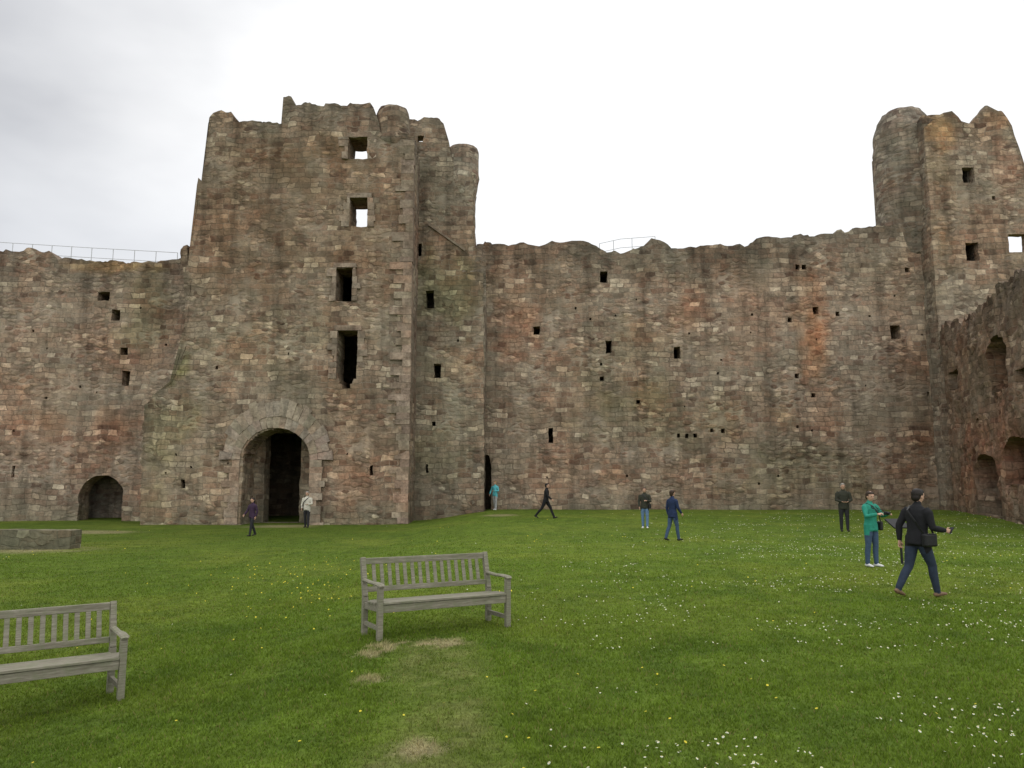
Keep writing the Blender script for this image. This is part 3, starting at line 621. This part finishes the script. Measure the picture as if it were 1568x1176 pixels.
def person(px,py_foot,py_head,heading,jacket,trousers,shoes,hair,legs,arms,longhair=False,hem=.84,bulk=1.0,lean=0,head_turn=0,bag=None,phone=False,camera=False):
    foot=ghit(px,py_foot); Hh=at_depth(px,py_head,foot.y).z-foot.z; S=max(1.55,min(1.9,Hh))/1.755
    e=empty('person',foot); e.rotation_euler=(0,0,R(heading)); e.scale=(S,S,S)
    EL=[];V=[];f=[]
    def add(pts,rad,mi,side=None,seg=14):
        tube(V,f,pts,rad,seg,side=side)
        for k in range(len(pts)-1):
            r0=rad[k] if not isinstance(rad[k],tuple) else sum(rad[k])/2; r1=rad[k+1] if not isinstance(rad[k+1],tuple) else sum(rad[k+1])/2
            EL.append((Vector(pts[k]),Vector(pts[k+1]),r0,r1,mi))
    tl=math.tan(R(lean))
    def LZ(x,y,z): return (x,y+tl*(z-.9),z)
    for s,(a,b) in zip((-1,1),legs):
        a,b=R(a),R(b); hip=Vector((s*.09,0,.92)); kn=hip+Vector((s*.01,.44*math.sin(a),-.44*math.cos(a))); an=kn+Vector((0,.42*math.sin(a-b),-.42*math.cos(a-b)))
        mid=hip.lerp(kn,.45); cf=kn.lerp(an,.35)
        add([hip+Vector((0,0,.05)),mid,kn,cf-Vector((0,.012,0)),an],[(.095*bulk,.10*bulk),(.083*bulk,.088*bulk),.062*bulk,.06*bulk,.052],1,side=(1,0,0))
        pit=(a-b)*.55; fd=Vector((s*.12,math.cos(pit),math.sin(pit))).normalized(); up=Vector((0,-math.sin(pit),math.cos(pit)))
        heel=an-fd*.055-up*.05
        add([heel-fd*.02,heel+fd*.03,heel+fd*.11,heel+fd*.19-up*.008,heel+fd*.235-up*.012],[(.022,.02),(.04,.042),(.045,.036),(.046,.026),(.025,.014)],2,side=(1,0,0))
        add([an+up*.02,heel+fd*.045],[.045,.038],2)
    lowest=min(v[2] for v in V)
    TR=[(hem,.170*bulk,.128*bulk,0),(hem+.03,.176*bulk,.132*bulk,0),(.95,.168*bulk,.124*bulk,0),(1.08,.150*bulk,.112*bulk,.005),(1.2,.160*bulk,.118*bulk,.005),(1.32,.180*bulk,.122*bulk,0),(1.40,.172*bulk,.105*bulk,-.008),(1.455,.115*bulk,.078*bulk,-.01),(1.49,.068,.062,0),(1.515,.062,.06,.004)]
    add([LZ(0,q[3],q[0]) for q in TR],[(q[1],q[2]) for q in TR],0,side=(1,0,0),seg=20)
    EL[-len(TR)+1:]=[(Vector(LZ(-q[1]*.45,0,q[0])),Vector(LZ(q[1]*.45,0,q[0])),q[2]*1.05,q[2]*1.05,0) for q in TR[:-1]]
    add([LZ(0,0,.99),LZ(0,0,.86)],[(.15*bulk,.11*bulk),(.14*bulk,.105*bulk)],1,side=(1,0,0))
    EL[-1]=(Vector((0,0,.80)),Vector((0,0,.84)),.06,.06,1)
    add([LZ(0,0,1.46),LZ(0,.015,1.57)],[.054,.052],3)
    hands=[]
    for s,(sa,ab,eb,inn) in zip((-1,1),arms):
        sa,ab,eb,inn=R(sa),R(ab),R(eb),R(inn); sh=Vector(LZ(s*.175*bulk,-.005,1.405))
        d1=Vector((s*math.sin(ab),math.sin(sa)*math.cos(ab),-math.cos(sa)*math.cos(ab))); elb=sh+d1*.29
        d2=Vector((-s*math.sin(inn),math.sin(sa+eb)*math.cos(inn),-math.cos(sa+eb)*math.cos(inn))); w=elb+d2*.25
        add([sh+Vector((-s*.04,0,.01)),sh+d1*.05,sh.lerp(elb,.55),elb,elb.lerp(w,.4),w],[.06*bulk,.068*bulk,.056*bulk,.050*bulk,.047*bulk,.038],0)
        hands.append((s,w,d2))
    o=remesh('body',V,f,.0125,e)
    for m in (jacket,trousers,shoes,SKIN): o.data.materials.append(m)
    co=np.empty(len(o.data.polygons)*3); o.data.polygons.foreach_get('center',co); co=co.reshape(-1,3)
    best=np.full(len(co),9.); mi=np.zeros(len(co),int)
    for (a,b,r0,r1,m) in EL:
        a_=np.array(a); d=np.array(b)-a_; t=np.clip(((co-a_)@d)/(d@d+1e-9),0,1); ds=np.linalg.norm(co-a_-t[:,None]*d,axis=1)-(r0+(r1-r0)*t)
        w=ds<best; best[w]=ds[w]; mi[w]=m
    tz_=co[:,2]; mi[(mi==1)&(tz_>hem+.005)]=0; mi[(mi==0)&(tz_<hem-.02)&(np.abs(co[:,0])<.15)]=1
    o.data.polygons.foreach_set('material_index',mi.astype(np.int32))
    V=[];f=[]; HR=[(0,.022,.028,.048),(.02,.043,.052,.036),(.055,.060,.078,.020),(.10,.071,.092,.010),(.145,.076,.098,.004),(.185,.070,.090,0),(.215,.048,.062,0),(.232,.018,.022,0)]
    tube(V,f,[(0,q[3],q[0]) for q in HR],[(q[1],q[2]) for q in HR],18,side=(1,0,0))
    tube(V,f,[(0,-.005,-.05),(0,.0,.06)],[.05,.05],12)
    tube(V,f,[(0,.096,.13),(0,.112,.10),(0,.118,.085),(0,.100,.076)],[.008,.011,.014,.011],8)
    for s in(-1,1): uvsphere(V,f,(s*.076,.0,.10),(.012,.02,.032)); 
    tube(V,f,[(-.04,.09,.135),(0,.099,.138),(.04,.09,.135)],[.009,.010,.009],8)
    tube(V,f,[(-.02,.088,.052),(0,.097,.053),(.02,.088,.052)],[.006,.009,.006],8)
    hd=remesh('head',V,f,.006,e,3); hd.data.materials.append(SKIN)
    hp=Vector(LZ(0,.012,1.523)); hd.location=hp; hd.rotation_euler=(R(-8 if phone or camera else 0),0,R(head_turn))
    V=[];f=[]
    for s in(-1,1): uvsphere(V,f,(s*.031,.090,.118),(.011,.008,.007),8,6)
    mesh_from('eyes',V,f,mats=[simple('eye',(.03,.02,.015),.3)],parent=hd)
    V=[];f=[]; uvsphere(V,f,(0,.095,.053),(.022,.008,.005),8,6); mesh_from('mouth',V,f,mats=[simple('lips',(.32,.12,.10),.5)],parent=hd)
    V=[];f=[]; uvsphere(V,f,(0,-.020,.142),(.089,.100,.094),16,12); uvsphere(V,f,(0,.022,.182),(.074,.076,.050),14,8)
    uvsphere(V,f,(0,-.050,.085),(.076,.064,.075),14,8)
    if longhair: tube(V,f,[(0,-.04,.15),(0,-.06,.05),(0,-.065,-.04),(0,-.06,-.08)],[(.088,.06),(.092,.05),(.08,.035),(.05,.02)],14,side=(1,0,0))
    hr=remesh('hair',V,f,.009,hd,2); hr.data.materials.append(hair)
    V=[];f=[]
    for (s,w,d) in hands:
        sv=Vector((0,1,0)); sv=(sv-d*sv.dot(d)); 
        if sv.length<.3: sv=Vector((0,0,1))-d*d.z
        sv.normalize(); pn=d.cross(sv)
        if pn.x*s>0: pn=-pn
        tube(V,f,[w-d*.02,w+d*.02,w+d*.06,w+d*.09],[(.022,.018),(.03,.015),(.039,.014),(.036,.012)],10,side=tuple(sv))
        cu=.9 if (phone or camera) else .45
        for k,ln in enumerate((.068,.078,.073,.056)):
            b=w+d*.085+sv*(.028-.0185*k); c1=b+d*ln*.42*math.cos(cu*.5)+pn*ln*.42*math.sin(cu*.5); c2=c1+d*ln*.33*math.cos(cu*1.4)+pn*ln*.33*math.sin(cu*1.4); c3=c2+d*ln*.25*math.cos(cu*2.2)+pn*ln*.25*math.sin(cu*2.2)
            tube(V,f,[b,c1,c2,c3],[.0092,.0085,.0078,.006],7)
        b=w+d*.03+sv*.026; tube(V,f,[b,b+sv*.025+d*.025+pn*.008,b+sv*.032+d*.052+pn*.02],[.012,.010,.0075],7)
    mesh_from('hands',V,f,mats=[SKIN],parent=e,smooth=[True]*len(f))
    hm=[w+d*.11 for (_,w,d) in hands]
    BL=simple('black_gear',(.012,.012,.013),.4)
    def box(name,c,sz,mat,rot=0,bev=.012):
        V=[Vector((x*sz[0]/2,y*sz[1]/2,z*sz[2]/2)) for z in(-1,1) for y in(-1,1) for x in(-1,1)]
        o=mesh_from(name,V,[[0,2,3,1],[4,5,7,6],[0,1,5,4],[2,6,7,3],[0,4,6,2],[1,3,7,5]],mats=[mat],parent=e); o.location=c; o.rotation_euler=(0,0,rot)
        b=o.modifiers.new('b','BEVEL'); b.width=bev; b.segments=3; return o
    if phone:
        o=box('phone',hm[1]+Vector((0,.0,.02)),(.07,.012,.13),BL,0,.004); o.rotation_euler=(R(-40),0,0)
        o=box('phone_screen',hm[1]+Vector((0,-.009,.014)),(.06,.003,.11),simple('screen',(.5,.55,.6),.2),0,.001); o.rotation_euler=(R(-40),0,0)
    if camera:
        c=(hm[0]+hm[1])/2; box('camera_body',c,(.12,.06,.08),BL); V=[];f=[]; tube(V,f,[c,c+Vector((0,.09,0))],[.032,.034],16); mesh_from('camera_lens',V,f,mats=[BL],parent=e)
        V=[];f=[]; tube(V,f,[c+Vector((-.06,0,.02)),(-.09,.13,1.35),(-.05,.03,1.48),(0,-.07,1.49),(.05,.03,1.48),(.09,.13,1.35),c+Vector((.06,0,.02))],.008,6); mesh_from('camera_strap',V,f,mats=[BL],parent=e)
    if bag:
        s=bag; box('bag',(s*.225,.02,.93),(.10,.26,.21),BL,0,.03)
        V=[];f=[]; tube(V,f,[(s*.215,.12,1.02),(s*.12,.145,1.22),(-s*.05,.125,1.40),(-s*.105,.0,1.475),(-s*.05,-.125,1.40),(s*.12,-.14,1.22),(s*.215,-.08,1.02)],[(.02,.005)]*7,6); mesh_from('bag_strap',V,f,mats=[BL],parent=e)
    e.location.z-= lowest*S
    return e
DK=cloth('dark_cloth',(.025,.025,.028)); JEAN=cloth('denim',(.045,.075,.13)); DJEAN=cloth('dark_denim',(.024,.034,.055)); LJ=cloth('light_denim',(.12,.20,.33))
BLK=cloth('black_cloth',(.013,.013,.015)); TEAL=cloth('teal_cloth',(.025,.22,.16)); TURQ=cloth('turquoise_cloth',(.10,.42,.47)); WHT=cloth('cream_cloth',(.50,.47,.40))
PUR=cloth('plum_cloth',(.04,.022,.045)); NAVY=cloth('navy_cloth',(.018,.03,.075)); OLV=cloth('olive_cloth',(.035,.036,.026)); LGT=cloth('pale_trousers',(.36,.36,.36))
SH=simple('dark_shoe',(.02,.018,.016),.6); WSH=simple('white_shoe',(.6,.6,.6),.6); BR=simple('tan_shoe',(.16,.10,.06),.6)
HB=simple('brown_hair',(.035,.02,.012),.6,.3,60); HG=simple('grey_hair',(.22,.21,.19),.6,.2,60); HD=simple('dark_hair',(.016,.012,.010),.6,.3,60); HL=simple('blond_hair',(.28,.18,.08),.6,.2,60)
person(385,821,762,150,PUR,DK,SH,HD,[(18,10),(-14,12)],[(-12,14,25,5),(18,14,30,5)],longhair=True)
person(469,808,753,175,WHT,DK,SH,HG,[(6,4),(-6,6)],[(12,16,70,30),(5,12,30,10)],bulk=1.05,bag=1)
person(758,781,737,150,TURQ,LGT,WSH,HL,[(8,8),(-6,10)],[(10,18,80,40),(5,25,30,5)],longhair=True)
person(836,794,738,-105,BLK,BLK,SH,HD,[(30,8),(-26,16)],[(-22,10,20,5),(22,10,25,5)],lean=5)
person(988,809,747,165,OLV,LJ,WSH,HB,[(4,4),(-5,4)],[(15,14,85,35),(5,12,20,5)],bulk=1.08,bag=-1)
person(1031,828,751,-60,NAVY,JEAN,SH,HB,[(-10,14),(14,6)],[(-10,10,20,5),(12,10,30,5)],bulk=1.05,hem=.80)
person(1294,814,741,170,OLV,DK,SH,HG,[(3,2),(-3,3)],[(12,14,60,40),(12,14,60,40)],bulk=1.12,hem=.80)
person(1337,868,754,-150,TEAL,JEAN,WSH,HB,[(4,5),(-3,3)],[(28,22,75,25),(25,22,80,28)],bulk=1.08,camera=True,bag=-1,head_turn=-15,hem=.82)
person(1410,914,747,-70,BLK,DJEAN,BR,HD,[(-14,22),(24,14)],[(-24,16,22,0),(4,14,76,-4)],bulk=1.14,lean=5,phone=True,bag=1,hem=.84)
# ------------------------------------------------ world
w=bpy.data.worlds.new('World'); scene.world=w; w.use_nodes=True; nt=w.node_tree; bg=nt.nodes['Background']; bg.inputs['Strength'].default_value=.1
sky=nt.nodes.new('ShaderNodeTexSky'); sky.sky_type='NISHITA'; sky.sun_disc=False; sky.sun_elevation=R(55); sky.sun_rotation=R(25)
tc=nt.nodes.new('ShaderNodeTexCoord'); g=tc.outputs['Generated']; sx=nt.nodes.new('ShaderNodeSeparateXYZ'); nt.links.new(g,sx.inputs[0])
cl=noise(nt,vmath(nt,'MULTIPLY',g,(1,1,2.2)),2.0,5,.5).outputs['Fac']
leftm=ramp(nt,math_(nt,'ADD',math_(nt,'MULTIPLY',sx.outputs[0],-1.0),math_(nt,'MULTIPLY',math_(nt,'SUBTRACT',cl,.5),.9)),[(.20,0),(.62,1)])
def cmix(f,a,b):
    m=nt.nodes.new('ShaderNodeMix'); m.data_type='RGBA'; m.clamp_factor=True
    nt.links.new(f,m.inputs[0])
    for i,v in ((6,a),(7,b)):
        if isinstance(v,tuple): m.inputs[i].default_value=(*v,1)
        else: nt.links.new(v,m.inputs[i])
    return m.outputs[2]
col=cmix(leftm,(11.2,11.2,11.2),(5.6,5.7,6.0))
hz=ramp(nt,sx.outputs[2],[(.14,1),(.40,0)])
col=cmix(math_(nt,'MULTIPLY',hz,.6),col,(9.6,9.9,10.4))
soft=ramp(nt,cl,[(.35,0),(.7,.30)]); up=ramp(nt,sx.outputs[2],[(.40,0),(.55,1)])
col=cmix(math_(nt,'MULTIPLY',soft,up),col,(8.0,8.1,8.3))
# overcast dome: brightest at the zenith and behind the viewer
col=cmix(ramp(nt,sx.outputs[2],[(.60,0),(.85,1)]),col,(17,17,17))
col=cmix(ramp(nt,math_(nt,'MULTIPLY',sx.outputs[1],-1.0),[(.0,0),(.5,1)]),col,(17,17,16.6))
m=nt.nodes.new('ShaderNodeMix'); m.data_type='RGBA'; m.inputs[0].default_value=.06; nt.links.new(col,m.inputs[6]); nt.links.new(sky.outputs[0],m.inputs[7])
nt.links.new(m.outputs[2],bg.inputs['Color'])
ld=bpy.data.lights.new('sun','SUN'); ld.energy=.6; ld.angle=R(25); ld.color=(1,.97,.92); so=bpy.data.objects.new('sun',ld); link(so)
d=Vector((math.sin(R(25))*math.cos(R(55)),math.cos(R(25))*math.cos(R(55)),math.sin(R(55)))); so.rotation_euler=d.to_track_quat('Z','Y').to_euler()
# ------------------------------------------------ camera
cd=bpy.data.cameras.new('camera'); cd.sensor_width=36; cd.sensor_fit='HORIZONTAL'; cd.lens=36*F/1568; cd.clip_end=3000; cd.clip_start=.05
co_=bpy.data.objects.new('camera',cd); link(co_); co_.location=CAM; co_.rotation_euler=(math.pi/2+PT,0,0); scene.camera=co_
